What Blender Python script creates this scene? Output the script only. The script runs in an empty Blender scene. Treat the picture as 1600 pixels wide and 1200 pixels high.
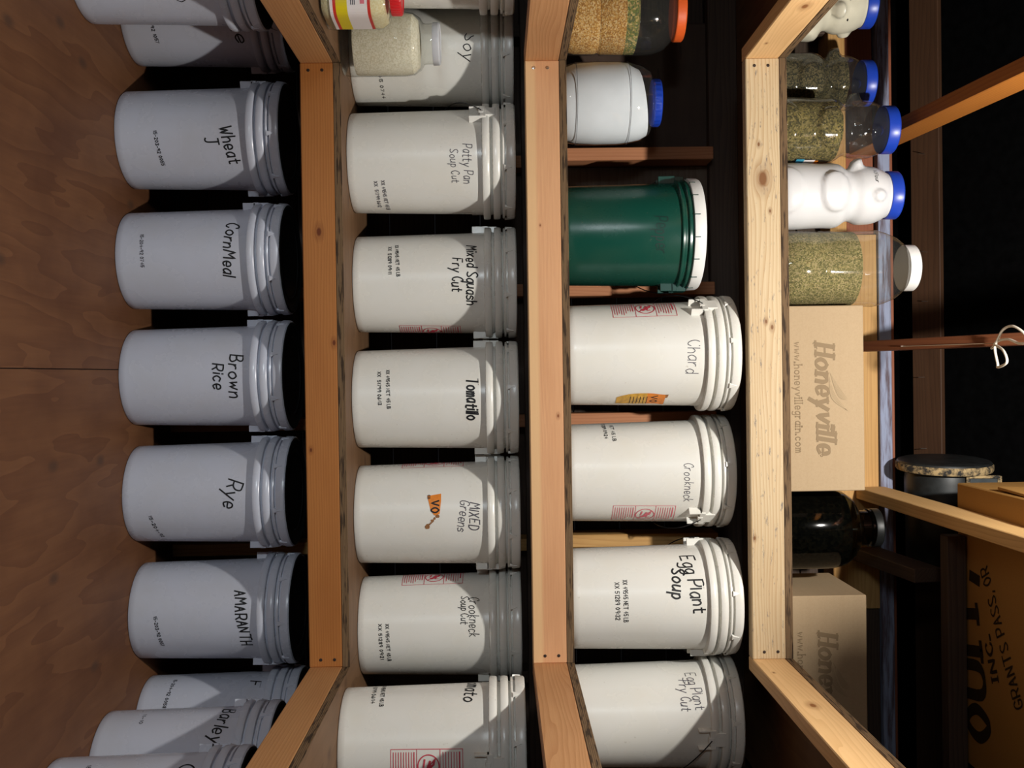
import bpy, bmesh, math, random
from mathutils import Vector, Matrix
random.seed(7)
SC = bpy.context.scene
COL = SC.collection
PI = math.pi
D2R = PI / 180

# ------------------------------------------------------------------ camera
cam = bpy.data.cameras.new('camera')
cam.sensor_width = 36.0
cam.lens = 35.0
cam.clip_start = 0.05
camo = bpy.data.objects.new('camera', cam)
COL.objects.link(camo)
fwd = Vector((0.009826, 0.0, 0.0))
R_ = Vector((0.014373, -0.012855, 0.999814))      # image right = world up (the photo lies on its side)
U_ = Vector((-0.999848, 0.009641, 0.014497))
R_.normalize(); U_ = (U_ - R_ * U_.dot(R_)).normalized()
B_ = R_.cross(U_)
camo.matrix_world = Matrix(((R_.x, U_.x, B_.x, 0.0), (R_.y, U_.y, B_.y, 0.0), (R_.z, U_.z, B_.z, 1.08), (0, 0, 0, 1)))
SC.camera = camo

# ------------------------------------------------------------------ light
w = bpy.data.worlds.new('world'); SC.world = w
w.use_nodes = True
w.node_tree.nodes['Background'].inputs[0].default_value = (0.95, 0.93, 1.0, 1)
w.node_tree.nodes['Background'].inputs[1].default_value = 0.006

def light(name, kind, loc, energy, color, **kw):
    l = bpy.data.lights.new(name, kind)
    l.energy = energy; l.color = color
    for k, v in kw.items(): setattr(l, k, v)
    o = bpy.data.objects.new(name, l); COL.objects.link(o); o.location = loc
    return o
# the bare bulb hanging over the aisle, just above the frame
light('ceiling_bulb', 'POINT', (0.0, 1.40, 2.38), 120.0, (1.0, 0.965, 0.90), shadow_soft_size=0.025)
# daylight through the doorway behind the photographer
dl = light('doorway_daylight', 'AREA', (-1.15, -1.1, 0.85), 6.0, (0.86, 0.95, 1.0), shape='RECTANGLE', size=0.20, size_y=0.8, spread=75 * D2R)
dl.rotation_euler = (80 * D2R, 0, -19 * D2R)

vs = SC.view_settings
vs.view_transform = 'Standard'; vs.look = 'None'; vs.gamma = 1.0; vs.use_curve_mapping = False
vs.exposure = 0.0

# ------------------------------------------------------------------ materials
class NT:
    def __init__(s, name):
        s.m = bpy.data.materials.new(name); s.m.use_nodes = True
        s.t = s.m.node_tree; s.n = s.t.nodes; s.l = s.t.links
        s.b = s.n['Principled BSDF']; s.out = s.n['Material Output']
    def new(s, kind, **kw):
        n = s.n.new(kind)
        for k, v in kw.items(): setattr(n, k, v)
        return n
    def put(s, sock, v):
        if hasattr(v, 'is_output') or isinstance(v, bpy.types.NodeSocket): s.l.new(v, sock)
        else: sock.default_value = v
    def math(s, op, a, b=0.0, clamp=False):
        n = s.new('ShaderNodeMath', operation=op); n.use_clamp = clamp
        s.put(n.inputs[0], a); s.put(n.inputs[1], b); return n.outputs[0]
    def vmath(s, op, a, b=(0, 0, 0)):
        n = s.new('ShaderNodeVectorMath', operation=op)
        s.put(n.inputs[0], a); s.put(n.inputs[1], b)
        return n.outputs[1] if op in ('LENGTH', 'DISTANCE', 'DOT_PRODUCT') else n.outputs[0]
    def mix(s, f, a, b, mode='MIX'):
        n = s.new('ShaderNodeMix', data_type='RGBA', blend_type=mode)
        s.put(n.inputs[0], f); s.put(n.inputs[6], a); s.put(n.inputs[7], b); return n.outputs[2]
    def noise(s, vec, scale=5.0, detail=3.0, rough=0.55):
        n = s.new('ShaderNodeTexNoise'); s.put(n.inputs['Vector'], vec)
        n.inputs['Scale'].default_value = scale; n.inputs['Detail'].default_value = detail
        n.inputs['Roughness'].default_value = rough; return n.outputs[0]
    def ramp(s, f, a, b, lo=0.0, hi=1.0):
        n = s.new('ShaderNodeMapRange'); s.put(n.inputs[0], f)
        n.inputs[1].default_value = a; n.inputs[2].default_value = b
        n.inputs[3].default_value = lo; n.inputs[4].default_value = hi; return n.outputs[0]
    def obj(s, shuffle=True):
        tc = s.new('ShaderNodeTexCoord')
        if not shuffle: return tc.outputs['Object']
        oi = s.new('ShaderNodeObjectInfo')
        k = s.math('MULTIPLY', oi.outputs['Random'], 37.0)
        c = s.new('ShaderNodeCombineXYZ'); 
        for i in range(3): s.l.new(k, c.inputs[i])
        return s.vmath('ADD', tc.outputs['Object'], c.outputs[0])
    def bump(s, h, strength=0.2, dist=0.002):
        n = s.new('ShaderNodeBump'); n.inputs['Strength'].default_value = strength
        n.inputs['Distance'].default_value = dist; s.l.new(h, n.inputs['Height'])
        s.l.new(n.outputs[0], s.b.inputs['Normal'])
    def base(s, c, rough=0.6, spec=0.4):
        s.put(s.b.inputs['Base Color'], c); s.put(s.b.inputs['Roughness'], rough)
        s.b.inputs['Specular IOR Level'].default_value = spec
        return s.m

def rgb(r, g, b): return (r, g, b, 1.0)

def wood(name, light_c, dark_c, freq=190.0, wob=7.0, knots=(), scuff=0.0, stripe=None, rough=0.62, contrast=1.0, blotch=0.25):
    """sawn timber, grain along local X; knots = (x, z, r) on the face"""
    t = NT(name)
    tc = t.new('ShaderNodeTexCoord'); raw = tc.outputs['Object']
    v = raw if knots else t.obj()
    sep = t.new('ShaderNodeSeparateXYZ'); t.l.new(v, sep.inputs[0])
    x, y, z = sep.outputs
    zz = t.math('ADD', z, t.math('MULTIPLY', y, 0.8))
    kn = None
    for kx, kz, kr in knots:
        dx = t.math('MULTIPLY', t.math('SUBTRACT', x, kx), 0.55)
        dz = t.math('SUBTRACT', z, kz)
        dd = t.math('ADD', t.math('MULTIPLY', dx, dx), t.math('MULTIPLY', dz, dz))
        d = t.math('SQRT', dd)
        g = t.math('DIVIDE', kr * kr * 1.6, t.math('ADD', dd, kr * kr * 1.6))
        sgn = t.math('DIVIDE', dz, t.math('ADD', d, 0.002))
        zz = t.math('SUBTRACT', zz, t.math('MULTIPLY', t.math('MULTIPLY', g, sgn), kr * 0.9))
        core = t.ramp(d, kr * 0.35, kr * 0.75, 1.0, 0.0)
        ring = t.math('MULTIPLY', t.ramp(d, kr * 0.75, kr * 1.5, 1.0, 0.0), 0.35)
        k1 = t.math('MAXIMUM', core, ring)
        kn = k1 if kn is None else t.math('MAXIMUM', kn, k1)
    stretch = t.vmath('MULTIPLY', v, (1.1, 9.0, 9.0))
    n1 = t.noise(stretch, 1.0, 2.0)
    n2 = t.noise(t.vmath('MULTIPLY', v, (9.0, 260.0, 260.0)), 1.0, 3.0, 0.6)
    ph = t.math('ADD', t.math('MULTIPLY', zz, freq), t.math('MULTIPLY', n1, wob))
    rings = t.math('FRACT', ph)
    late = t.math('POWER', rings, 2.2)
    f = t.math('ADD', t.math('MULTIPLY', late, 0.55 * contrast), t.math('MULTIPLY', t.math('SUBTRACT', n2, 0.35), 0.55 * contrast), True)
    c = t.mix(f, rgb(*light_c), rgb(*dark_c))
    bl = t.noise(t.vmath('MULTIPLY', v, (2.5, 10.0, 10.0)), 1.0, 2.0)
    c = t.mix(t.ramp(bl, 0.45, 0.75, 0.0, blotch), c, rgb(dark_c[0] * 0.8, dark_c[1] * 0.7, dark_c[2] * 0.6))
    if stripe:
        c = t.mix(t.ramp(z, stripe[0] - 0.004, stripe[0] + 0.004, stripe[2], 0.0), c, rgb(*stripe[1]))
    if scuff:
        sn = t.noise(t.vmath('MULTIPLY', v, (26.0, 120.0, 120.0)), 1.0, 4.0, 0.7)
        c = t.mix(t.ramp(sn, 0.60, 0.70, 0.0, scuff), c, rgb(0.13, 0.12, 0.12))
    if kn is not None:
        c = t.mix(kn, c, rgb(dark_c[0] * 0.42, dark_c[1] * 0.28, dark_c[2] * 0.2))
    t.bump(t.math('ADD', n2, late), 0.12, 0.0012)
    return t.base(c, rough, 0.3)

def plain(name, c, rough=0.5, spec=0.5, vary=0.06, scale=14.0, metal=0.0):
    t = NT(name); v = t.obj()
    n = t.noise(v, scale, 3.0)
    col = t.mix(t.ramp(n, 0.35, 0.7, 0.0, 1.0), rgb(*c), rgb(*[k * (1 - vary * 2.2) for k in c]))
    t.b.inputs['Metallic'].default_value = metal
    return t.base(col, rough, spec)

def pail_plastic(name, c, dirt=0.35, rough=0.21):
    t = NT(name); v = t.obj()
    n = t.noise(v, 9.0, 4.0, 0.6)
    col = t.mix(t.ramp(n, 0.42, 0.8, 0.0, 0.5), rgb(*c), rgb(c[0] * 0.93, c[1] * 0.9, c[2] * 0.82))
    sp = t.noise(v, 75.0, 2.0)
    col = t.mix(t.ramp(sp, 0.73, 0.80, 0.0, dirt), col, rgb(0.30, 0.25, 0.17))
    t.put(t.b.inputs['Coat Weight'], 0.0)
    return t.base(col, t.ramp(n, 0.3, 0.7, rough, rough + 0.12), 0.5)

def clear_plastic(name, tint=(0.93, 0.94, 0.92), rough=0.06, haze=0.022):
    t = NT(name)
    tr = t.new('ShaderNodeBsdfTransparent'); tr.inputs[0].default_value = rgb(*tint)
    gl = t.new('ShaderNodeBsdfGlossy'); gl.inputs['Roughness'].default_value = rough
    fr = t.new('ShaderNodeFresnel')
    ge = t.new('ShaderNodeNewGeometry')
    t.l.new(t.ramp(ge.outputs['Backfacing'], 0.0, 1.0, 1.45, 1.0 / 1.45), fr.inputs['IOR'])
    fn = t.noise(t.obj(), 18.0, 2.0)
    b = t.new('ShaderNodeBump'); b.inputs['Strength'].default_value = 0.06; b.inputs['Distance'].default_value = 0.004
    t.l.new(fn, b.inputs['Height']); t.l.new(b.outputs[0], gl.inputs['Normal'])
    df = t.new('ShaderNodeBsdfDiffuse'); df.inputs[0].default_value = rgb(0.7, 0.7, 0.68)
    m0 = t.new('ShaderNodeMixShader'); m0.inputs[0].default_value = haze
    t.l.new(tr.outputs[0], m0.inputs[1]); t.l.new(df.outputs[0], m0.inputs[2])
    mx = t.new('ShaderNodeMixShader')
    t.l.new(fr.outputs[0], mx.inputs[0]); t.l.new(m0.outputs[0], mx.inputs[1]); t.l.new(gl.outputs[0], mx.inputs[2])
    t.l.new(mx.outputs[0], t.out.inputs['Surface'])
    return t.m

def flecks(name, cols, scale=160.0, rough=0.85, squash=(1, 1, 1), relief=0.5, deep=0.45):
    t = NT(name); v = t.vmath('MULTIPLY', t.obj(), squash)
    vo = t.new('ShaderNodeTexVoronoi'); vo.inputs['Scale'].default_value = scale; t.l.new(v, vo.inputs['Vector'])
    sp = t.new('ShaderNodeSeparateColor'); t.l.new(vo.outputs['Color'], sp.inputs[0])
    r = t.new('ShaderNodeValToRGB'); r.color_ramp.interpolation = 'CONSTANT'
    e = r.color_ramp.elements
    while len(e) < len(cols): e.new(0.5)
    for i, c in enumerate(cols):
        e[i].position = i / len(cols); e[i].color = rgb(*c)
    t.l.new(sp.outputs[0], r.inputs[0])
    big = t.noise(v, 14.0, 3.0)
    col = t.mix(t.ramp(big, 0.4, 0.7, 0.0, 0.45), r.outputs[0], rgb(*[k * deep for k in cols[0]]))
    t.bump(vo.outputs['Distance'], relief, 0.003)
    return t.base(col, rough, 0.2)

def plyface(name, c1, c2, freq=26.0, knots=0.6):
    """rotary-cut plywood face, figure along local X, with small dark knots"""
    t = NT(name); v = t.obj(False)
    n1 = t.noise(t.vmath('MULTIPLY', v, (0.9, 5.0, 5.0)), 1.0, 3.0)
    sep = t.new('ShaderNodeSeparateXYZ'); t.l.new(v, sep.inputs[0])
    r = t.math('FRACT', t.math('ADD', t.math('MULTIPLY', n1, 9.0), t.math('MULTIPLY', sep.outputs[1], freq * 0.12)))
    n2 = t.noise(t.vmath('MULTIPLY', v, (7.0, 120.0, 120.0)), 1.0, 3.0)
    f = t.math('ADD', t.math('MULTIPLY', r, 0.5), t.math('MULTIPLY', n2, 0.5), True)
    c = t.mix(f, rgb(*c1), rgb(*c2))
    bl = t.noise(v, 3.0, 4.0, 0.6)
    c = t.mix(t.ramp(bl, 0.45, 0.75, 0.0, 0.55), c, rgb(c2[0] * 0.6, c2[1] * 0.5, c2[2] * 0.45))
    vo = t.new('ShaderNodeTexVoronoi'); vo.voronoi_dimensions = '2D'; vo.inputs['Scale'].default_value = 5.5
    t.l.new(t.vmath('MULTIPLY', v, (0.55, 1.0, 1.0)), vo.inputs['Vector'])
    pick = t.new('ShaderNodeSeparateColor'); t.l.new(vo.outputs['Color'], pick.inputs[0])
    some = t.ramp(pick.outputs[0], 0.60, 0.62, 0.0, knots)
    spot = t.math('MULTIPLY', t.ramp(vo.outputs['Distance'], 0.03, 0.10, 1.0, 0.0), some)
    c = t.mix(spot, c, rgb(0.075, 0.036, 0.02))
    t.bump(n2, 0.1, 0.001)
    return t.base(c, 0.6, 0.3)

def plyedge(name):
    """edge of a plywood sheet: thin plies along local Z, dark voids"""
    t = NT(name); v = t.obj(False)
    sep = t.new('ShaderNodeSeparateXYZ'); t.l.new(v, sep.inputs[0])
    lay = t.math('FRACT', t.math('MULTIPLY', sep.outputs[2], 260.0))
    n = t.noise(t.vmath('MULTIPLY', v, (14.0, 14.0, 160.0)), 1.0, 3.0)
    c = t.mix(t.ramp(lay, 0.4, 0.6), rgb(0.20, 0.125, 0.065), rgb(0.10, 0.06, 0.032))
    c = t.mix(t.ramp(n, 0.52, 0.62, 0.0, 0.85), c, rgb(0.025, 0.015, 0.01))
    t.bump(n, 0.4, 0.002)
    return t.base(c, 0.8, 0.2)

def cardboard(name, c):
    t = NT(name); v = t.obj()
    n = t.noise(t.vmath('MULTIPLY', v, (3.0, 3.0, 90.0)), 1.0, 2.0)
    n2 = t.noise(v, 260.0, 2.0)
    c1 = t.mix(t.math('MULTIPLY', n, 0.5), rgb(*c), rgb(c[0] * 0.86, c[1] * 0.84, c[2] * 0.8))
    c1 = t.mix(t.ramp(n2, 0.4, 0.7, 0.0, 0.25), c1, rgb(c[0] * 0.75, c[1] * 0.7, c[2] * 0.62))
    return t.base(c1, 0.75, 0.25)

M = {}
M['beam_low'] = wood('fir_orange', (0.42, 0.165, 0.042), (0.30, 0.10, 0.022), 150, 5, knots=((-0.35, 0.000, 0.012), (0.22, -0.03, 0.006), (-0.06, 0.035, 0.008)), blotch=0.3)
M['beam_mid'] = wood('fir_pink', (0.713, 0.403, 0.21), (0.497, 0.213, 0.095), 330, 7, knots=((-0.36, -0.01, 0.003), (0.14, 0.03, 0.005)), stripe=(-0.018, (0.72, 0.47, 0.24), 0.75), contrast=1.1)
M['beam_top'] = wood('pine_pale', (0.595, 0.470, 0.298), (0.445, 0.285, 0.138), 120, 9, knots=((-0.475, -0.002, 0.023), (-0.565, -0.012, 0.006), (-0.10, 0.002, 0.006), (-0.085, 0.018, 0.007), (-0.39, 0.016, 0.005), (0.47, -0.035, 0.006)), scuff=0.9, contrast=1.35)
M['beam_side_low'] = wood('fir_side', (0.51, 0.259, 0.102), (0.374, 0.158, 0.054), 130, 6)
M['beam_side_mid'] = wood('fir_side_figured', (0.561, 0.295, 0.132), (0.399, 0.173, 0.066), 100, 12, knots=((-0.25, 0.012, 0.007),))
M['beam_side_top'] = wood('pine_side', (0.78, 0.50, 0.24), (0.62, 0.36, 0.15), 90, 12, knots=((0.47, 0.0, 0.014), (0.72, -0.02, 0.005)))
M['stud'] = wood('stud_wood', (0.52, 0.23, 0.11), (0.36, 0.135, 0.06), 120, 5)
M['stud_two_tone'] = wood('two_tone_stud_wood', (0.46, 0.20, 0.11), (0.32, 0.12, 0.06), 120, 5, stripe=None)
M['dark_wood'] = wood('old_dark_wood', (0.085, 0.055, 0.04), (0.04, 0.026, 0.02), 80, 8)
M['joist'] = wood('joist_wood', (0.40, 0.145, 0.022), (0.26, 0.08, 0.014), 120, 5)
M['joist_light'] = wood('joist_pale_wood', (0.68, 0.44, 0.19), (0.50, 0.28, 0.10), 110, 6)
M['joist_red'] = wood('joist_red_wood', (0.22, 0.075, 0.03), (0.14, 0.042, 0.02), 110, 6)
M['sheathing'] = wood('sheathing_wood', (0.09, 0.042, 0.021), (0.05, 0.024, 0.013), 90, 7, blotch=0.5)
M['plate_light'] = wood('plate_light_wood', (0.62, 0.36, 0.13), (0.44, 0.22, 0.07), 80, 9)
M['plate_red'] = wood('plate_red_wood', (0.30, 0.10, 0.05), (0.19, 0.06, 0.03), 100, 7)
t = NT('daylight_tinted_board'); v = t.obj(False)  # bluish daylight from the eaves, painted into the board's colour
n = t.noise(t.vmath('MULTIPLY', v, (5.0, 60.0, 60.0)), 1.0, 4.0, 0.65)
M['daylight_tint'] = t.base(t.mix(t.ramp(n, 0.44, 0.60), rgb(0.30, 0.34, 0.48), rgb(0.12, 0.09, 0.11)), 0.7, 0.3)
M['ply_top'] = plyface('shelf_plywood', (0.20, 0.11, 0.055), (0.13, 0.068, 0.032))
M['ply_edge'] = plyedge('plywood_edge')
M['floor_ply'] = plyface('floor_plywood', (0.185, 0.081, 0.034), (0.106, 0.04, 0.017), 20, 0.85)
M['panel'] = plyface('dark_panel', (0.10, 0.062, 0.045), (0.055, 0.034, 0.025), 20, 0.7)
M['panel_grey'] = wood('grey_brown_plank', (0.17, 0.125, 0.095), (0.10, 0.07, 0.052), 60, 9, blotch=0.4)
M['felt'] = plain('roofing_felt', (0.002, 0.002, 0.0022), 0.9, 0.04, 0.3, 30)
M['white'] = pail_plastic('white_pail_plastic', (0.76, 0.75, 0.705))
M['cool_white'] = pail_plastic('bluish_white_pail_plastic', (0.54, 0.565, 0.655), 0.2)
M['black_lid'] = plain('black_lid_plastic', (0.008, 0.009, 0.009), 0.45, 0.4)
M['green'] = pail_plastic('green_pail_plastic', (0.006, 0.060, 0.042), 0.15, 0.20)
M['green_dark'] = plain('green_trim_plastic', (0.006, 0.05, 0.04), 0.35)
M['ink'] = plain('black_marker', (0.012, 0.012, 0.014), 0.55, 0.3, 0.0)
M['ink_thin'] = plain('grey_pencil', (0.09, 0.085, 0.10), 0.6, 0.3, 0.0)
M['ink_green'] = plain('dark_marker_on_green', (0.003, 0.022, 0.018), 0.5, 0.3, 0.0)
M['red_print'] = plain('red_print', (0.55, 0.055, 0.085), 0.5, 0.3, 0.0)
M['pale_red_print'] = plain('worn_red_print', (0.66, 0.16, 0.20), 0.5, 0.3, 0.0)
M['orange'] = plain('orange_sticker', (0.80, 0.24, 0.02), 0.5, 0.4, 0.1, 60)
M['yellow_tape'] = plain('yellow_torn_sticker', (0.75, 0.40, 0.03), 0.4, 0.5, 0.2, 60)
M['residue'] = plain('sticker_residue', (0.32, 0.15, 0.06), 0.8, 0.2, 0.2, 90)
M['wire'] = plain('dark_wire', (0.03, 0.03, 0.035), 0.35, 0.5, 0.0, metal=0.6)
M['steel'] = plain('bright_steel', (0.75, 0.74, 0.70), 0.3, 0.5, 0.05, metal=1.0)
M['nail'] = plain('dark_nail', (0.05, 0.035, 0.03), 0.5, 0.4, 0.0, metal=0.5)
M['clear'] = clear_plastic('clear_plastic')
M['glass'] = clear_plastic('jar_glass', (0.965, 0.97, 0.95), 0.03, 0.01)
M['dark_glass'] = clear_plastic('dark_jar_glass', (0.30, 0.31, 0.28), 0.07, 0.0)
M['blue_lid'] = plain('blue_lid_plastic', (0.012, 0.055, 0.46), 0.35, 0.5, 0.05)
M['red_lid'] = plain('red_lid_plastic', (0.62, 0.015, 0.02), 0.35, 0.5, 0.05)
M['orange_lid'] = plain('orange_lid_plastic', (0.78, 0.12, 0.02), 0.4, 0.5, 0.05)
M['white_lid'] = plain('white_lid_plastic', (0.82, 0.82, 0.80), 0.4, 0.5, 0.03)
M['tin_lid'] = plain('white_tin_lid', (0.62, 0.63, 0.66), 0.35, 0.5, 0.05)
M['powder'] = plain('white_powder', (0.84, 0.88, 0.96), 0.9, 0.1, 0.03)
M['bear_white'] = plain('white_bear_plastic', (0.66, 0.66, 0.67), 0.35, 0.5, 0.02)
M['bear_cream'] = plain('cream_bear_plastic', (0.70, 0.66, 0.52), 0.25, 0.5, 0.05)
M['herb'] = flecks('dried_herb', ((0.11, 0.085, 0.022), (0.20, 0.155, 0.042), (0.05, 0.042, 0.012), (0.25, 0.19, 0.07), (0.13, 0.105, 0.03)), 230)
M['herb_dark'] = flecks('dark_dried_herb', ((0.055, 0.045, 0.016), (0.105, 0.082, 0.032), (0.022, 0.02, 0.008), (0.13, 0.10, 0.045)), 260)
M['herb_fine'] = flecks('fine_green_herb', ((0.19, 0.165, 0.055), (0.34, 0.28, 0.11), (0.11, 0.10, 0.03), (0.40, 0.31, 0.15), (0.23, 0.19, 0.07)), 330)
M['grain'] = flecks('mixed_grain', ((0.52, 0.26, 0.06), (0.68, 0.40, 0.13), (0.38, 0.17, 0.04), (0.75, 0.52, 0.25)), 300, deep=0.6)
M['grain_green'] = flecks('green_flecked_grain', ((0.30, 0.25, 0.07), (0.16, 0.20, 0.05), (0.55, 0.40, 0.16), (0.10, 0.13, 0.05)), 220)
M['rice'] = flecks('pale_rice', ((0.74, 0.69, 0.54), (0.82, 0.77, 0.63), (0.68, 0.62, 0.46), (0.84, 0.80, 0.68)), 300, relief=0.2, deep=0.92)
M['cheese'] = flecks('cream_powder', ((0.74, 0.64, 0.38), (0.70, 0.58, 0.32), (0.78, 0.70, 0.46)), 300, relief=0.15, deep=0.92)
M['black_stuff'] = flecks('very_dark_herb', ((0.010, 0.010, 0.008), (0.022, 0.019, 0.013), (0.004, 0.004, 0.003)), 120)
M['label_white'] = plain('label_paper', (0.74, 0.68, 0.66), 0.5, 0.4, 0.03)
M['label_yellow'] = plain('label_yellow', (0.66, 0.52, 0.01), 0.5, 0.4, 0.03)
M['label_red'] = plain('label_red', (0.55, 0.03, 0.02), 0.5, 0.4, 0.03)
M['label_blue'] = plain('label_blue', (0.05, 0.30, 0.45), 0.4, 0.4, 0.1)
M['card'] = cardboard('tan_cardboard', (0.41, 0.30, 0.183))
M['card_big'] = cardboard('amber_cardboard', (0.40, 0.21, 0.055))
M['card_print'] = plain('brown_print', (0.235, 0.165, 0.095), 0.75, 0.2, 0.0)
M['card_print_pale'] = plain('pale_brown_print', (0.32, 0.235, 0.14), 0.75, 0.2, 0.0)
M['box_black'] = plain('black_box_print', (0.03, 0.018, 0.008), 0.75, 0.2, 0.0)
M['box_purple'] = plain('purple_stamp', (0.30, 0.16, 0.16), 0.75, 0.2, 0.0)
M['drum'] = plain('worn_black_enamel', (0.016, 0.019, 0.020), 0.45, 0.5, 0.3, 30)
M['drum_panel'] = plain('grey_panel', (0.045, 0.055, 0.06), 0.55, 0.4, 0.2, 40)
t = NT('worn_tan_edge'); v = t.obj()
n = t.noise(v, 45.0, 4.0, 0.7)
M['drum_worn'] = t.base(t.mix(t.ramp(n, 0.40, 0.60), rgb(0.42, 0.30, 0.15), rgb(0.03, 0.028, 0.025)), 0.75, 0.2)
M['cord'] = plain('white_cord', (0.80, 0.76, 0.66), 0.5, 0.4, 0.03)
M['string'] = plain('thin_string', (0.42, 0.32, 0.22), 0.7, 0.2, 0.05)
M['eye'] = plain('black_eye', (0.01, 0.01, 0.01), 0.3, 0.5, 0.0)

# ------------------------------------------------------------------ mesh helpers
def mesh_from(name, verts, faces, mats, fm=None, smooth=None):
    me = bpy.data.meshes.new(name)
    me.from_pydata([tuple(v) for v in verts], [], faces)
    for m in mats: me.materials.append(m)
    if fm: me.polygons.foreach_set('material_index', fm)
    bm = bmesh.new(); bm.from_mesh(me); bmesh.ops.recalc_face_normals(bm, faces=bm.faces); bm.to_mesh(me); bm.free()
    if smooth is not None:
        me.polygons.foreach_set('use_smooth', [True] * len(me.polygons))
        me.set_sharp_from_angle(angle=smooth * D2R)
    me.update()
    return me

def put(name, me, parent=None, loc=(0, 0, 0), rot=(0, 0, 0), kind=None):
    o = bpy.data.objects.new(name, me); COL.objects.link(o)
    o.location = loc; o.rotation_euler = rot
    if parent is not None: o.parent = parent
    if kind: o['kind'] = kind
    return o

def thing(name, label, cat, loc=(0, 0, 0), rz=0.0, group=None):
    o = bpy.data.objects.new(name, None); COL.objects.link(o)
    o.empty_display_size = 0.05
    o.location = loc; o.rotation_euler = (0, 0, rz)
    o['label'] = label; o['category'] = cat
    if group: o['group'] = group
    return o

def setting(name, loc=(0, 0, 0)):
    o = bpy.data.objects.new(name, None); COL.objects.link(o); o.location = loc
    o['kind'] = 'structure'
    return o

def box_mesh(name, sx, sy, sz, mats, bev=0.0015, top=None):
    bm = bmesh.new()
    bmesh.ops.create_cube(bm, size=1.0)
    for v in bm.verts: v.co = Vector((v.co.x * sx, v.co.y * sy, v.co.z * sz))
    if bev: bmesh.ops.bevel(bm, geom=bm.edges[:], offset=bev, segments=1, affect='EDGES')
    me = bpy.data.meshes.new(name); 
    if top is not None:
        for f in bm.faces: f.material_index = 1 if abs(f.normal.z) > 0.9 else 0
    bm.to_mesh(me); bm.free()
    for m in mats: me.materials.append(m)
    return me

def board(name, p, q, w_, h, mat, parent, bev=0.002, roll=0.0):
    """timber from p to q (centre line); w_ across (horizontal), h tall; grain along its length"""
    p = Vector(p); q = Vector(q); d = q - p; L = d.length
    me = box_mesh(name, L, w_, h, [mat], bev)
    o = put(name, me, parent, (p + q) / 2)
    xa = d.normalized(); up = Vector((0, 0, 1))
    if abs(xa.z) > 0.95: up = Vector((0, 1, 0))
    ya = up.cross(xa).normalized(); za = xa.cross(ya)
    m = Matrix((xa, ya, za)).transposed() @ Matrix.Rotation(roll, 3, 'X')
    o.rotation_euler = m.to_euler()
    return o

def lathe_data(prof, seg=48, rad=None, a0=0.0, a1=2 * PI):
    """prof = [(r, z)], closed round; rad(a, z, r) may change the radius. angle 0 faces -Y"""
    vs_, fs = [], []
    for r, z in prof:
        for i in range(seg):
            a = a0 + (a1 - a0) * i / seg
            rr = rad(a, z, r) if rad else r
            vs_.append((rr * math.sin(a), -rr * math.cos(a), z))
    for j in range(len(prof) - 1):
        for i in range(seg):
            k = (i + 1) % seg
            fs.append((j * seg + i, j * seg + k, (j + 1) * seg + k, (j + 1) * seg + i))
    if prof[0][0] > 1e-6: fs.append(tuple(range(seg - 1, -1, -1)))
    if prof[-1][0] > 1e-6: fs.append(tuple((len(prof) - 1) * seg + i for i in range(seg)))
    return vs_, fs

def lathe(name, prof, mat, seg=48, rad=None, sharp=35):
    v, f = lathe_data(prof, seg, rad)
    return mesh_from(name, v, f, [mat], smooth=sharp)

def tube(name, pts, r, mat, seg=8, closed=False):
    pts = [Vector(p) for p in pts]; vs_, fs = [], []
    n = len(pts); prev = None
    for i, p in enumerate(pts):
        t_ = (pts[min(i + 1, n - 1)] - pts[max(i - 1, 0)]).normalized()
        if prev is None:
            u = t_.orthogonal().normalized()
        else:
            u = (prev - t_ * prev.dot(t_)).normalized()
        prev = u; vv = t_.cross(u)
        for k in range(seg):
            a = 2 * PI * k / seg
            vs_.append(p + (u * math.cos(a) + vv * math.sin(a)) * r)
    for i in range(n - 1):
        for k in range(seg):
            k2 = (k + 1) % seg
            fs.append((i * seg + k, i * seg + k2, (i + 1) * seg + k2, (i + 1) * seg + k))
    fs.append(tuple(range(seg - 1, -1, -1))); fs.append(tuple((n - 1) * seg + k for k in range(seg)))
    return mesh_from(name, vs_, fs, [mat], smooth=50)

def smooth_line(pts, per=5):
    out = []; n = len(pts)
    for i in range(n - 1):
        p0 = pts[max(i - 1, 0)]; p1 = pts[i]; p2 = pts[i + 1]; p3 = pts[min(i + 2, n - 1)]
        for k in range(per):
            t_ = k / per; t2 = t_ * t_; t3 = t2 * t_
            out.append(tuple(0.5 * (2 * b + (c - a) * t_ + (2 * a - 5 * b + 4 * c - d) * t2 + (3 * b - a - 3 * c + d) * t3)
                             for a, b, c, d in zip(p0, p1, p2, p3)))
    out.append(tuple(pts[-1])); return out

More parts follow.
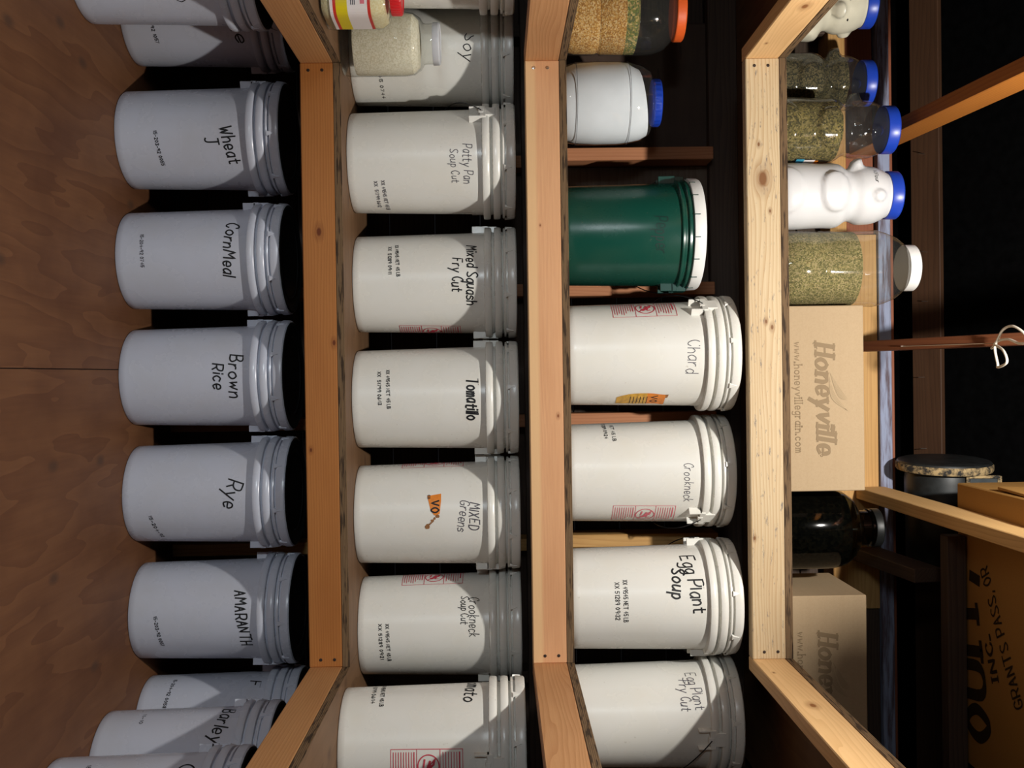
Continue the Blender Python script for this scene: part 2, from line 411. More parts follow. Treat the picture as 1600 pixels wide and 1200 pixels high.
# ------------------------------------------------------------------ pen lettering (x hex digit, y hex digit; baseline 4, x-height A, capitals E)
G = {
 'A': '04 3E 64;18 58', 'B': '04 0E;~0E 3E 5D 5B 39 09;~09 49 67 65 44 04', 'C': '~6C 5E 3E 1C 09 16 34 54 66', 'D': '04 0E;~0E 3E 6B 67 34 04',
 'E': '6E 0E 04 64;09 49', 'F': '6E 0E 04;09 49', 'G': '~6C 4E 1D 09 15 44 65 68;68 38', 'H': '04 0E;64 6E;09 69', 'I': '04 0E',
 'J': '~5E 56 34 15;2E 8E', 'K': '04 0E;6E 09 64', 'L': '0E 04 54', 'M': '04 1E 48 7E 84', 'N': '04 0E 64 6E',
 'O': '~3E 1C 09 16 34 56 69 5C 3E', 'P': '04 0E;~0E 4E 6D 6A 48 08', 'Q': '~3E 1C 09 16 34 56 69 5C 3E;46 73', 'R': '04 0E;~0E 4E 6D 6A 48 08;38 64',
 'S': '~6D 3E 0C 29 57 65 34 05', 'T': '0E 8E;4E 44', 'U': '~0E 06 34 66 6E', 'V': '0E 34 6E', 'W': '0E 24 4B 64 8E', 'X': '0E 64;6E 04',
 'Y': '0E 39 6E;39 34', 'Z': '0E 6E 04 64',
 'a': '~5A 2A 07 24 56;5A 54', 'b': '0E 04;~09 3A 57 34 05', 'c': '~59 2A 07 24 55', 'd': '~59 2A 07 24 56;5E 54', 'e': '~07 57 4A 1A 07 24 55',
 'f': '~5D 3D 2A 24;0A 4A', 'g': '~5A 2A 07 24 56;~5A 52 30 01', 'h': '0E 04;~08 3A 58 54', 'i': '0A 04;0C 0D', 'k': '0E 04;4A 07 54', 'l': '0E 04',
 'm': '0A 04;~08 2A 38 34;~38 5A 68 64', 'n': '0A 04;~08 3A 58 54', 'o': '~3A 19 07 15 34 55 67 59 3A', 'p': '0A 00;~09 3A 57 34 05',
 'q': '~5A 2A 07 24 56;5A 50', 'r': '0A 04;~08 2A 4A', 's': '~59 2A 08 47 55 24 05', 't': '~2D 25 34 54;0A 5A', 'u': '~0A 05 24 56;5A 54', 'v': '0A 24 5A',
 'w': '0A 14 39 54 7A', 'x': '0A 54;5A 04', 'y': '0A 34;6A 10', 'z': '0A 5A 04 54',
 '0': '~2E 09 24 59 2E', '1': '1C 2E 24', '2': '~0C 2E 5C 38 04;04 54', '3': '~0D 3E 5C 29;~29 56 34 05', '4': '44 4E 08 68', '5': '5E 0E 09;~09 3A 57 34 05',
 '6': '~4E 18 05 34 56 38 06', '7': '0E 5E 14', '8': '~2E 0B 46 24 06 4B 2E', '9': '~58 29 0C 3E 5B 44', '-': '08 48', '.': '04 05', ':': '06 07;0A 0B', ',': '15 02', "'": '0E 0C'}

def strokes(text, h, length=None, slant=0.0, jit=0.0, rnd=None, gap=2.9, narrow=0.0):
    """polylines (x, y) of a line of text: capitals h tall, baseline y=0, starting x=0"""
    rnd = rnd or random.Random(text)
    out = []; x = 0.0
    for ch in text:
        if ch == ' ': x += 4.5; continue
        wd = 0; jx, jy = rnd.uniform(-jit, jit), rnd.uniform(-jit, jit) * 1.5
        rs = 1 + rnd.uniform(-jit, jit) * 0.12
        for st in G[ch].split(';'):
            sm = st.startswith('~'); st = st.lstrip('~')
            pts = [(int(c[0], 16), int(c[1], 16) - 4) for c in st.split()]
            wd = max(wd, max(p[0] for p in pts))
            pts = [(px + rnd.uniform(-jit, jit) * 0.4, py + rnd.uniform(-jit, jit) * 0.4) for px, py in pts]
            pts = smooth_line(pts, 4) if sm else pts
            out.append([(x + px * rs + jx + slant * py, py * rs + jy) for px, py in pts])
        x += wd + gap + (narrow if wd < 2 else 0.0)
    total = x - gap
    sy = h / 10.0; sx = sy if length is None else length / total
    return [[(px * sx, py * sy) for px, py in l] for l in out]

def ribbon(line, wd, pen=None, step=0.006):
    """flat stroke of given width as quads -> list of 4-point polygons"""
    pts = [line[0]]
    for a, b in zip(line, line[1:]):
        L = math.hypot(b[0] - a[0], b[1] - a[1]); n = max(1, int(L / step))
        for k in range(1, n + 1): pts.append((a[0] + (b[0] - a[0]) * k / n, a[1] + (b[1] - a[1]) * k / n))
    ext = wd * 0.3; polys = []
    n = len(pts); L_, R_2 = [], []
    for i in range(n):
        a = pts[max(i - 1, 0)]; b = pts[min(i + 1, n - 1)]
        dx, dy = b[0] - a[0], b[1] - a[1]; l = math.hypot(dx, dy) or 1e-9
        dx /= l; dy /= l
        ww = wd * (pen[0] + (pen[1] - pen[0]) * abs(dy)) if pen else wd
        px, py = pts[i]
        if i == 0: px -= dx * ext; py -= dy * ext
        if i == n - 1: px += dx * ext; py += dy * ext
        L_.append((px - dy * ww / 2, py + dx * ww / 2)); R_2.append((px + dy * ww / 2, py - dx * ww / 2))
    for i in range(n - 1): polys.append([R_2[i], R_2[i + 1], L_[i + 1], L_[i]])
    return polys

def text_polys(text, h, length=None, wd=0.002, slant=0.0, jit=0.0, at=(0, 0), tilt=0.0, pen=None, serif=0.0, seed=None):
    polys = []
    c, s = math.cos(tilt), math.sin(tilt)
    ls = strokes(text, h, length, slant, jit, random.Random(seed if seed is not None else text), 3.2 if serif else 2.9, 0.8 if serif else 0.0)
    if serif:
        extra = []
        for l in ls:
            if len(l) == 2 and abs(abs(l[0][0] - l[1][0]) - slant * abs(l[0][1] - l[1][1])) < abs(l[0][1] - l[1][1]) * 0.25:
                for p in l: extra.append([(p[0] - serif, p[1]), (p[0] + serif, p[1])])
        ls += extra
    for l in ls:
        for poly in ribbon(l, wd, pen):
            polys.append([(at[0] + x * c - y * s, at[1] + x * s + y * c) for x, y in poly])
    return polys

def polys_mesh(name, groups, mapping):
    """groups = [(material, polys, lift)]; mapping(x, y, lift) -> 3D point"""
    vs_, fs, fm, mats = [], [], [], []
    for gi, (mat, polys, lift) in enumerate(groups):
        mats.append(mat)
        prev = None; k = 0
        for pi_, poly in enumerate(polys):
            b = len(vs_)
            if prev is None or prev[1] != poly[0]: k += 1            # every stroke lies a hair above the one before
            prev = poly; up_ = lift + (k % 60) * 1.2e-5 + (pi_ % 80) * 3e-6
            vs_ += [mapping(x, y, up_) for x, y in poly]
            fs.append(tuple(range(b, b + len(poly)))); fm.append(gi)
    me = bpy.data.meshes.new(name)
    me.from_pydata([tuple(v) for v in vs_], [], fs)
    for m in mats: me.materials.append(m)
    me.polygons.foreach_set('material_index', fm); me.update()
    return me

def wrap(theta, z0, rfun):
    def f(x, y, lift):
        z = z0 + y; r = rfun(z) + 0.0004 + lift
        a = theta + x / rfun(z)
        return (r * math.sin(a), -r * math.cos(a), z)
    return f

def rect(x0, y0, x1, y1, n=1):
    """rectangle split into n strips along x so it can follow a curve"""
    return [[(x0 + (x1 - x0) * k / n, y0), (x0 + (x1 - x0) * (k + 1) / n, y0), (x0 + (x1 - x0) * (k + 1) / n, y1), (x0 + (x1 - x0) * k / n, y1)] for k in range(n)]

def split(poly, n=5):
    """cut a quad (two points per side, first edge running along x) into n strips"""
    a, b, c, d = poly
    L = lambda p, q, t_: (p[0] + (q[0] - p[0]) * t_, p[1] + (q[1] - p[1]) * t_)
    return [[L(a, b, k / n), L(a, b, (k + 1) / n), L(d, c, (k + 1) / n), L(d, c, k / n)] for k in range(n)]

# ------------------------------------------------------------------ the room shell
BACK = 3.20
floor = setting('floor')
me = box_mesh('plywood_sheet', 2.75, 1.24, 0.018, [M['floor_ply']], 0.001)
put('plywood_sheet', me, floor, (-0.6485, 1.84, 0.0448), (0, 0, PI / 2))
put('plywood_sheet', me, floor, (0.5935, 1.84, 0.0448), (0, 0, -PI / 2))

wall_back = setting('wall_back')
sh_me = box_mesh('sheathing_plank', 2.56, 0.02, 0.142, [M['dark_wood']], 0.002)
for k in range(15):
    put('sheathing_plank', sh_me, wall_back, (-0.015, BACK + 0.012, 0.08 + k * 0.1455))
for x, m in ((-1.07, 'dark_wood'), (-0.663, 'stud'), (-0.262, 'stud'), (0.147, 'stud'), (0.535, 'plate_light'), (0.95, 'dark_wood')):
    board('stud', (x, 3.155, 0.03), (x, 3.155, 2.115), 0.038, 0.084, M[m], wall_back)
board('top_plate', (-0.42, 3.145, 2.19), (0.75, 3.145, 2.19), 0.10, 0.145, M['plate_light'], wall_back)
board('top_plate', (-1.26, 3.15, 2.146), (-0.423, 3.15, 2.146), 0.10, 0.052, M['plate_light'], wall_back)
board('top_plate', (-1.26, 3.155, 2.217), (-0.423, 3.155, 2.217), 0.09, 0.086, M['plate_red'], wall_back)
board('top_plate', (0.753, 3.15, 2.19), (1.23, 3.15, 2.19), 0.10, 0.145, M['dark_wood'], wall_back)
board('eave_board', (-1.26, 3.115, 2.284), (1.23, 3.115, 2.284), 0.06, 0.038, M['daylight_tint'], wall_back)  # its patchy blue is eave daylight put into the colour
board('red_board', (-1.26, 3.165, 2.308), (1.23, 3.165, 2.308), 0.13, 0.018, M['plate_red'], wall_back)
# plywood panel on the wall behind the middle shelf, with the ledger above it
put('wall_panel', box_mesh('wall_panel', 0.40, 0.008, 0.50, [M['panel']], 0.001), wall_back, (-0.88, 3.107, 1.52))
put('wall_panel', box_mesh('wall_panel', 0.37, 0.008, 0.47, [M['panel_grey']], 0.001), wall_back, (-0.455, 3.107, 1.503))
wall_left = setting('wall_left'); wall_right = setting('wall_right')
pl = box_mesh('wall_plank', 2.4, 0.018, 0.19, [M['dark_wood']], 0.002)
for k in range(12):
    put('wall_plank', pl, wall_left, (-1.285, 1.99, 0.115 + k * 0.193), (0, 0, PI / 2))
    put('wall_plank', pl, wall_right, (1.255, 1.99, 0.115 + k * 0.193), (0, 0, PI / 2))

ceiling = setting('ceiling')
ROOF = lambda y: 2.605 + (3.35 - y) * 0.7
ang = -math.atan(0.7)
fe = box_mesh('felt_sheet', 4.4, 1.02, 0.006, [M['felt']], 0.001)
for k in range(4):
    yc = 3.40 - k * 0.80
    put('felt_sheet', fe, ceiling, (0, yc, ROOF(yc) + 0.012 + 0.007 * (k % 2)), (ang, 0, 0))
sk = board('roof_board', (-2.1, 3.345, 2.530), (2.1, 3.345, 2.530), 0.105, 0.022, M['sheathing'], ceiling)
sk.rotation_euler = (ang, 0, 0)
for x, z, tl in ((-0.72, 2.508, 0.2), (-0.39, 2.515, -0.5), (-0.225, 2.514, 0.1), (0.03, 2.50, 0.0), (0.27, 2.504, -0.3)):
    n_ = put('nail', tube('nail', [(0, 0, 0), (0.004 * tl, -0.012, -0.026)], 0.0013, M['steel'], 6), ceiling, (x, 3.335, z + 0.012))
board('joist', (-0.685, 3.09, 2.221), (-0.684, 1.0, 2.470), 0.038, 0.089, M['joist'], ceiling)
board('joist', (-0.069, 3.09, 2.188), (-0.069, 1.0, 2.820), 0.030, 0.089, M['joist_red'], ceiling)
board('joist', (0.385, 3.09, 2.232), (0.412, 1.0, 2.354), 0.036, 0.089, M['joist_light'], ceiling)
board('joist', (0.575, 3.09, 2.215), (0.575, 2.74, 2.262), 0.038, 0.085, M['dark_wood'], ceiling)
board('cross_plank', (0.445, 2.63, 2.281), (1.235, 2.63, 2.281), 0.045, 0.050, M['dark_wood'], ceiling)

# unseen board added beside the bulb to shadow the right-hand lettered box
put('added_shade_board', box_mesh('added_shade_board', 0.02, 0.25, 0.414, [M['dark_wood']], 0.002), ceiling, (0.11, 1.475, 2.513))
board('shade_board_hanger', (-0.054, 1.475, 2.68), (0.10, 1.475, 2.68), 0.05, 0.05, M['dark_wood'], ceiling)  # hangs the added board from the middle joist

# ------------------------------------------------------------------ the built-in shelving
XL, XR, YF = -0.82, 0.762, 2.61
shelving = thing('storage_shelving', 'three tiers of wooden shelves in a U, framed with two by fours', 'shelving')
TIERS = ((0.571, 0.658, 'low'), (1.158, 1.248, 'mid'), (1.737, 1.826, 'top'))
screw_me = lathe('screw', [(0.0, 0.0), (0.004, 0.0), (0.0042, 0.0012), (0.0, 0.0016)], M['nail'], 12)
screw_bright = lathe('screw', [(0.0, 0.0), (0.0045, 0.0), (0.0046, 0.0014), (0.0, 0.002)], M['steel'], 12)
for z0, z1, nm in TIERS:
    h = z1 - z0; zc = (z0 + z1) / 2; zp = z1 + 0.0097
    fb = board('front_beam', (XL, YF + 0.019, zc), (XR, YF + 0.019, zc), 0.038, h, M['beam_' + nm], shelving, 0.0025)
    for sx in (-1, 1):
        for dz in (-0.017, 0.019):
            bright = nm == 'mid' and sx < 0
            put('screw', screw_bright if bright else screw_me, fb, (sx * ((XR - XL) / 2 - 0.020), -0.0187, dz + 0.004 * sx), (PI / 2, 0, 0))
    board('side_beam', (XL - 0.019, 0.9, zc), (XL - 0.019, YF + 0.04, zc), 0.038, h, M['beam_side_' + nm], shelving, 0.0025)
    board('side_beam', (XR + 0.019, 0.9, zc), (XR + 0.019, YF + 0.04, zc), 0.038, h, M['beam_side_' + nm], shelving, 0.0025)
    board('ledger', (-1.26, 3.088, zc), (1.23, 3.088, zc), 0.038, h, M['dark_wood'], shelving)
    bx = box_mesh('shelf_board', XR - XL - 0.002, 3.10 - YF, 0.019, [M['ply_edge'], M['ply_top']], 0.0, True)
    put('shelf_board', bx, shelving, ((XL + XR) / 2, (3.10 + YF) / 2, zp))
    sd = box_mesh('shelf_board', 2.20, 0.435, 0.019, [M['ply_edge'], M['ply_top']], 0.0, True)
    put('shelf_board', sd, shelving, (XL - 0.2175, 2.0, zp), (0, 0, -PI / 2))
    put('shelf_board', sd, shelving, (XR + 0.2175, 2.0, zp), (0, 0, PI / 2))
for x, m in ((-0.660, 'stud'), (-0.252, 'stud'), (0.140, 'stud'), (0.508, 'plate_light')):
    board('post', (x, 3.050, 1.268), (x, 3.050, 1.736), 0.038, 0.096, M[m], shelving)
FL = 0.0538
S1, S2, S3 = 0.6775, 1.2675, 1.8455

# ------------------------------------------------------------------ pails
def body_r(z): return 0.1375 + 0.0070 * min(z / 0.345, 1.0)
PAIL = [(0.0, 0.004), (0.128, 0.004), (0.131, 0.0), (0.1355, 0.001), (0.1375, 0.004), (0.1378, 0.02), (0.1445, 0.343), (0.1452, 0.347)]
for z in (0.366, 0.394):                                           # two broad collars under the lid
    PAIL += [(0.1450, z - 0.0015), (0.1588, z), (0.1600, z + 0.003), (0.1602, z + 0.010), (0.1592, z + 0.0165), (0.1570, z + 0.0190), (0.1470, z + 0.0200), (0.1455, z + 0.0255)]
PAIL += [(0.1475, 0.4185), (0.1560, 0.4190), (0.1575, 0.4210), (0.1568, 0.4250), (0.1500, 0.4260), (0.1500, 0.445), (0.0, 0.445)]
pail_me = {k: lathe('body', PAIL, M[k], 64) for k in ('white', 'cool_white')}
def lid_mesh(mat):
    v, f = lathe_data([(0.149, 0.430), (0.1590, 0.4305), (0.1603, 0.433), (0.1595, 0.4435), (0.1597, 0.4445), (0.1585, 0.452), (0.155, 0.455), (0.150, 0.4535), (0.1475, 0.447), (0.0, 0.447)], 64)
    for k in range(8):                                             # tear tabs round the skirt
        a = (k + 0.37) * PI / 4
        def P(da, z, r): return (r * math.sin(a + da), -r * math.cos(a + da), z)
        b = len(v)
        v += [P(-0.050, 0.4245, 0.156), P(0.050, 0.4245, 0.156), P(0.0, 0.446, 0.1590), P(-0.042, 0.4250, 0.1625), P(0.042, 0.4250, 0.1625), P(0.0, 0.4435, 0.1615)]
        f += [(b + 3, b + 4, b + 5), (b, b + 3, b + 5, b + 2), (b + 1, b + 2, b + 5, b + 4), (b, b + 1, b + 4, b + 3), (b, b + 2, b + 1)]
    return mesh_from('lid', v, f, [mat], smooth=35)
lid_me = {k: lid_mesh(M[k]) for k in ('white', 'cool_white')}
lidtop_me = lathe('lid_top', [(0.0, 0.4475), (0.1535, 0.4475), (0.1545, 0.455), (0.150, 0.4575), (0.145, 0.4535), (0.120, 0.4515), (0.118, 0.4535), (0.112, 0.4535), (0.110, 0.451), (0.0, 0.451)], M['black_lid'], 64)

def ear_mesh(mat):
    """bail ear: two ribs under a cap with a boss, at angle 0 (facing -Y)"""
    bm = bmesh.new()
    def bx(x0, x1, y0, y1, z0, z1):
        vs_ = [bm.verts.new((x, -y, z)) for x in (x0, x1) for y in (y0, y1) for z in (z0, z1)]
        for q in ((0, 1, 3, 2), (4, 6, 7, 5), (0, 4, 5, 1), (2, 3, 7, 6), (0, 2, 6, 4), (1, 5, 7, 3)): bm.faces.new([vs_[i] for i in q])
    bx(-0.027, -0.022, 0.138, 0.161, 0.330, 0.366)
    bx(0.022, 0.027, 0.138, 0.161, 0.330, 0.366)
    bx(-0.027, 0.027, 0.140, 0.1615, 0.360, 0.376)
    bx(-0.019, 0.019, 0.140, 0.1612, 0.374, 0.402)
    bx(-0.008, 0.008, 0.140, 0.1630, 0.356, 0.370)
    bmesh.ops.recalc_face_normals(bm, faces=bm.faces)
    bmesh.ops.bevel(bm, geom=bm.edges[:], offset=0.001, segments=1, affect='EDGES')
    me = bpy.data.meshes.new('handle_ear'); bm.to_mesh(me); bm.free(); me.materials.append(mat); return me
ear_me = {k: ear_mesh(M[k]) for k in ('white', 'cool_white', 'green_dark')}

def bail_mesh(side, droop=38, depth=0.205, z=0.364):
    pts = []
    for i in range(33):
        t_ = PI * i / 32
        c, s = math.cos(t_), math.sin(t_)
        e = 0.1635
        pts.append((side * depth * s * math.cos(droop * D2R), -e * c, z - depth * s * math.sin(droop * D2R)))
    return tube('bail_handle', pts, 0.0016, M['wire'], 6)
bail_me = {s: bail_mesh(s) for s in (-1, 1)}

def warning_polys(w_=0.080, h=0.172):
    P = []
    lw = 0.0016
    def ln(x0, y0, x1, y1, wd=lw): P.extend(ribbon([(x0, y0), (x1, y1)], wd))
    x0, x1 = -w_ / 2, w_ / 2
    for y in (0, 0.062, 0.118, h): ln(x0, y, x1, y)
    ln(x0, 0, x0, h); ln(x1, 0, x1, h)
    rnd = random.Random(4)
    for k in range(9):
        y = 0.006 + k * 0.0062; ln(x0 + 0.007, y, x1 - 0.007 - rnd.random() * 0.022, y, 0.0026 if k == 8 else 0.0017)
    for k in range(7):
        y = 0.125 + k * 0.0066; ln(x0 + 0.007, y, x1 - 0.007 - rnd.random() * 0.022, y, 0.0034 if k == 6 else 0.0017)
    ring = [(0.027 * math.cos(a * PI / 16), 0.090 + 0.0255 * math.sin(a * PI / 16)) for a in range(33)]
    P.extend(ribbon(ring, 0.0028))
    P.extend(ribbon([(-0.019, 0.108), (0.019, 0.072)], 0.0028))
    # the tumbling child: head, body, arm and legs as solid print
    def disc(cx, cy, rx, ry): P.append([(cx + rx * math.cos(a * PI / 6), cy + ry * math.sin(a * PI / 6)) for a in range(12)])
    disc(0.010, 0.083, 0.0055, 0.0055); disc(0.002, 0.092, 0.009, 0.006)
    P.extend(ribbon([(0.004, 0.092), (-0.004, 0.102), (-0.014, 0.104)], 0.0055))
    P.extend(ribbon([(-0.002, 0.090), (-0.012, 0.094)], 0.005))
    P.extend(ribbon([(0.006, 0.090), (0.014, 0.096), (0.013, 0.102)], 0.0035))
    P.extend(ribbon([(-0.016, 0.081), (0.002, 0.078)], 0.004))
    return P
WARN = warning_polys()

def text_at(text, du, z, h, length=None, wd=0.0036, mat='ink', slant=0.15, jit=0.4, tilt=0.0, name='handwriting', seed=None):
    return dict(t=text, du=du, z=z, h=h * 1.03, L=length and length * 1.04, wd=wd * 1.2, mat=mat, slant=slant, jit=jit, tilt=tilt, name=name, seed=seed)
def code_at(text, du, z, L, h=0.0085, tilt=2.0, mat='ink', seed=None):
    return text_at(text, du, z, h, L, 0.0016, mat, 0.0, 0.15, tilt, 'stamped_code', seed)

def make_pail(label, x, y, z, texts=(), mat='white', black=False, ears=(90,), bail=1, group=None, warn=(), spin=0.0, stickers=(), size=1.0):
    """texts are centred du (fraction of the radius, + to the right) round from the side that faces the aisle"""
    root = thing('pail', label, 'bucket', (x, y, z), 0.0, group)
    root.scale = (size,) * 3
    a0 = math.atan2(-x, y)
    put('body', pail_me[mat], root, rot=(0, 0, spin))
    lid = put('lid', lid_me[mat], root, rot=(0, 0, spin))
    if black: put('lid_top', lidtop_me, lid)
    for e in ears:
        for s in (0, 180):
            if s == 180 and abs(e) < 60 and abs(e) > 0 and False: continue
            put('handle_ear', ear_me[mat], root, rot=(0, 0, a0 + (e + s) * D2R))
    if bail: put('bail_handle', bail_me[1 if ears[0] > 0 else -1], root, rot=(0, 0, a0 + ears[0] * D2R))
    lines = {}
    for t_ in texts:
        th = a0 + math.asin(max(-0.99, min(0.99, t_['du'])))
        polys = text_polys(t_['t'], t_['h'], t_['L'], t_['wd'], t_['slant'], t_['jit'], tilt=t_['tilt'] * D2R, seed=t_['seed'])
        xs = [p[0] for q in polys for p in q]; ys = [p[1] for q in polys for p in q]
        mx, my = (min(xs) + max(xs)) / 2, (min(ys) + max(ys)) / 2
        polys = [[(px - mx, py - my) for px, py in q] for q in polys]
        me = polys_mesh(t_['name'], [(M[t_['mat']], polys, 0)], wrap(th, t_['z'], body_r))
        put(t_['name'], me, root)
    for du, z0, mt in warn:
        th = a0 + du * D2R
        put('warning_label', polys_mesh('warning_label', [(M[mt], WARN, 0)], wrap(th, z0, body_r)), root)
    for du, z0, fn in stickers:
        th = a0 + math.asin(du)
        put('sticker', polys_mesh('sticker', fn(), wrap(th, z0, body_r)), root)
    return root

def sticker_small():
    o = [[(-0.022, 0.002), (-0.006, 0.006), (-0.006, 0.040), (-0.028, 0.040)], [(-0.006, 0.006), (0.020, 0.012), (0.012, 0.038), (-0.006, 0.040)],
         [(0.020, 0.012), (0.032, 0.022), (0.028, 0.036), (0.012, 0.038)]]
    o = [r for q in o for r in split(q, 3)]
    ink = text_polys('VO', 0.021, 0.032, 0.0042, at=(-0.008, 0.013)) + text_polys('co', 0.010, 0.010, 0.002, at=(-0.024, 0.004))
    res = [[(x + r * math.cos(a * PI / 4) * (0.7 + 0.5 * ((a * 7 + i) % 3) / 2), y + r * math.sin(a * PI / 4)) for a in range(8)] for i, (x, y, r) in enumerate(
        ((0.034, 0.030, 0.006), (0.040, 0.022, 0.0035), (0.046, 0.016, 0.005), (0.056, 0.008, 0.003), (0.062, 0.002, 0.007), (0.052, 0.012, 0.003)))]
    return [(M['orange'], o, 0.0003), (M['ink'], ink, 0.0006), (M['residue'], res, 0.0001)]
def sticker_torn():
    o = []
    tops = [0.0, 0.018, 0.030, 0.036, 0.0385, 0.039, 0.037, 0.030, 0.026]
    lo = [-0.006, -0.004, -0.006, -0.003, -0.005, -0.004, -0.006, -0.004, 0.004]
    for k in range(8):
        y0 = k * 0.0165; y1 = y0 + 0.0165
        o.append([(-tops[k] * 0.5 - 0.010, y0), (0.034 + lo[k], y0), (0.034 + lo[k + 1], y1), (-tops[k + 1] * 0.5 - 0.010, y1)])
    ink = text_polys('VO', 0.018, 0.034, 0.0034, at=(-0.018, 0.093)) + [q for k in range(6) for q in ribbon([(-0.014, 0.083 - k * 0.009), (0.026, 0.083 - k * 0.009)], 0.0016)]
    res = [[(-0.022, 0.118), (-0.002, 0.121), (-0.010, 0.138), (-0.024, 0.140)], [(0.006, 0.120), (0.030, 0.122), (0.026, 0.134), (0.012, 0.128)]]
    o1 = [r for q in o[:5] for r in split(q)]; o2 = [r for q in o[5:] for r in split(q)]
    return [(M['yellow_tape'], o1, 0.0003), (M['orange'], o2, 0.0003), (M['ink'], ink, 0.0006), (M['residue'], res, 0.0002)]

T, C_ = text_at, code_at
LOW = 'pails on the floor under the lowest shelf'
MID = 'pails on the lowest shelf'
UP = 'pails on the middle shelf'
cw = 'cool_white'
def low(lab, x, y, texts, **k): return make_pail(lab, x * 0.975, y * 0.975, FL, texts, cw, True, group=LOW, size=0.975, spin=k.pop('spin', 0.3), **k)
low('white floor pail marked Wheat J in black marker', -0.690, 2.900, [T('Wheat', 0.10, 0.316, 0.034, 0.100, tilt=11), T('J', 0.02, 0.270, 0.034, 0.020, tilt=8), C_('15-203-92 0055', 0.15, 0.120, 0.094, tilt=6)], spin=0.62)
low('white floor pail marked Corn Meal in black marker', -0.341, 2.890, [T('CornMeal', -0.22, 0.318, 0.032, 0.150, tilt=-4), C_('15-204-92 0745', -0.22, 0.075, 0.090, mat='ink_thin')], spin=0.15)
low('white floor pail marked Brown Rice in black marker', -0.006, 2.900, [T('Brown', 0.0, 0.325, 0.034, 0.115), T('Rice', 0.0, 0.276, 0.030, 0.066)], spin=0.12)
low('white floor pail marked Rye in black marker', 0.331, 2.908, [T('Rye', 0.03, 0.306, 0.040, 0.074, tilt=-12), C_('15-204-92', 0.70, 0.085, 0.085, tilt=12)], spin=0.72)
low('white floor pail marked Amaranth in capital letters', 0.677, 2.935, [T('AMARANTH', 0.22, 0.322, 0.030, 0.155, tilt=6), C_('15-203-92 0057', 0.45, 0.085, 0.090, tilt=8)], spin=0.55)
low('white floor pail in the far left corner, half hidden behind the Corn pail', -1.063, 2.945, [T('te', 0.30, 0.325, 0.03, 0.06, tilt=15), C_('15-203-92 1057', 0.15, 0.09, 0.10, tilt=6)])
low('white floor pail marked Corn H 11-10 under the left shelf', -1.066, 2.597, [T('Corn', 0.20, 0.322, 0.034, 0.085, wd=0.0025, tilt=6), T('H', 0.02, 0.295, 0.022, 0.016, 0.0018), T('11-10', 0.38, 0.268, 0.022, 0.06, 0.0018)], spin=0.5, ears=(150,), bail=0)
low('white floor pail in the far right corner marked with an F', 1.022, 2.962, [T('F', -0.72, 0.33, 0.034, 0.022), C_('15-204-92 0058', -0.62, 0.085, 0.10, tilt=-4)], bail=0)
low('white floor pail marked Barley under the right shelf', 1.020, 2.640, [T('Barley', -0.68, 0.318, 0.036, 0.115, tilt=-6), C_('11-10', -0.80, 0.110, 0.04, mat='ink_thin')], spin=0.9, bail=0)
low('white floor pail nearest under the right shelf, lettered O', 1.022, 2.318, [T('O', -0.70, 0.33, 0.036, 0.03), C_('15-20', -0.70, 0.10, 0.05)], spin=0.1, bail=0)
# lowest shelf
def mid(lab, x, y, texts, **k): return make_pail(lab, x, y, S1, texts, 'white', False, group=MID, spin=k.pop('spin', 0.0), **k)
CODE = 'XX 49545 NET 45 LB'
mid('white pail marked Soy in the corner behind the glass jar of rice', -0.924, 2.892, [T('Soy', -0.15, 0.328, 0.034, 0.066, 0.0024, tilt=-8), C_('45 0744', 0.60, 0.085, 0.08)])
mid('white pail beyond the red-lidded jar on the left shelf', -1.090, 2.560, [], ears=(150,), bail=0)
mid('white pail marked Patty Pan Soup Cut in thin pen', -0.600, 2.822, [T('Patty Pan', 0.02, 0.322, 0.024, 0.100, 0.0018, 'ink_thin'), T('Soup Cut', 0.06, 0.288, 0.020, 0.086, 0.0016, 'ink_thin', tilt=3),
    C_(CODE, 0.66, 0.098, 0.105, tilt=3, mat='ink_thin'), C_('XX  51799 06:12', 0.62, 0.077, 0.088, mat='ink_thin')], ears=(-58,), bail=-1)
mid('white pail marked Mixed Squash Fry Cut with red label at its edge', -0.265, 2.892, [T('Mixed Squash', -0.20, 0.326, 0.028, 0.170, 0.0032), T('Fry Cut', -0.18, 0.286, 0.028, 0.090, 0.0030),
    C_(CODE, -0.50, 0.125, 0.098, tilt=4, mat='ink'), C_('XX  51289 09:11', -0.50, 0.104, 0.085)], ears=(84,), warn=((72, 0.122, 'red_print'),))
mid('white pail marked Tomatillo in bold black marker', 0.065, 2.846, [T('Tomatillo', 0.04, 0.329, 0.031, 0.110, 0.0042), C_(CODE, -0.20, 0.100, 0.105, tilt=2), C_('XX  51799 06:13', -0.22, 0.076, 0.090, tilt=2)], spin=0.3, bail=0)
mid('white pail marked Mixed Greens with orange sticker scrap', 0.393, 2.848, [T('MIXED', 0.08, 0.330, 0.026, 0.070, 0.0026, 'ink_thin', tilt=-3), T('Greens', 0.08, 0.300, 0.026, 0.082, 0.0020, 'ink_thin', tilt=-7)],
    warn=((-80, 0.125, 'red_print'),), stickers=((-0.17, 0.199, sticker_small),))
mid('white pail marked Crookneck Soup Cut with red label on its left edge', 0.720, 2.884, [T('Crookneck', -0.12, 0.323, 0.026, 0.105, 0.0018, 'ink'), T('Soup Cut', -0.25, 0.294, 0.020, 0.075, 0.0018, 'ink'),
    C_(CODE, 0.38, 0.085, 0.105), C_('XX 51289 09:21', 0.36, 0.065, 0.100)], ears=(-86,), warn=((-66, 0.118, 'red_print'),))
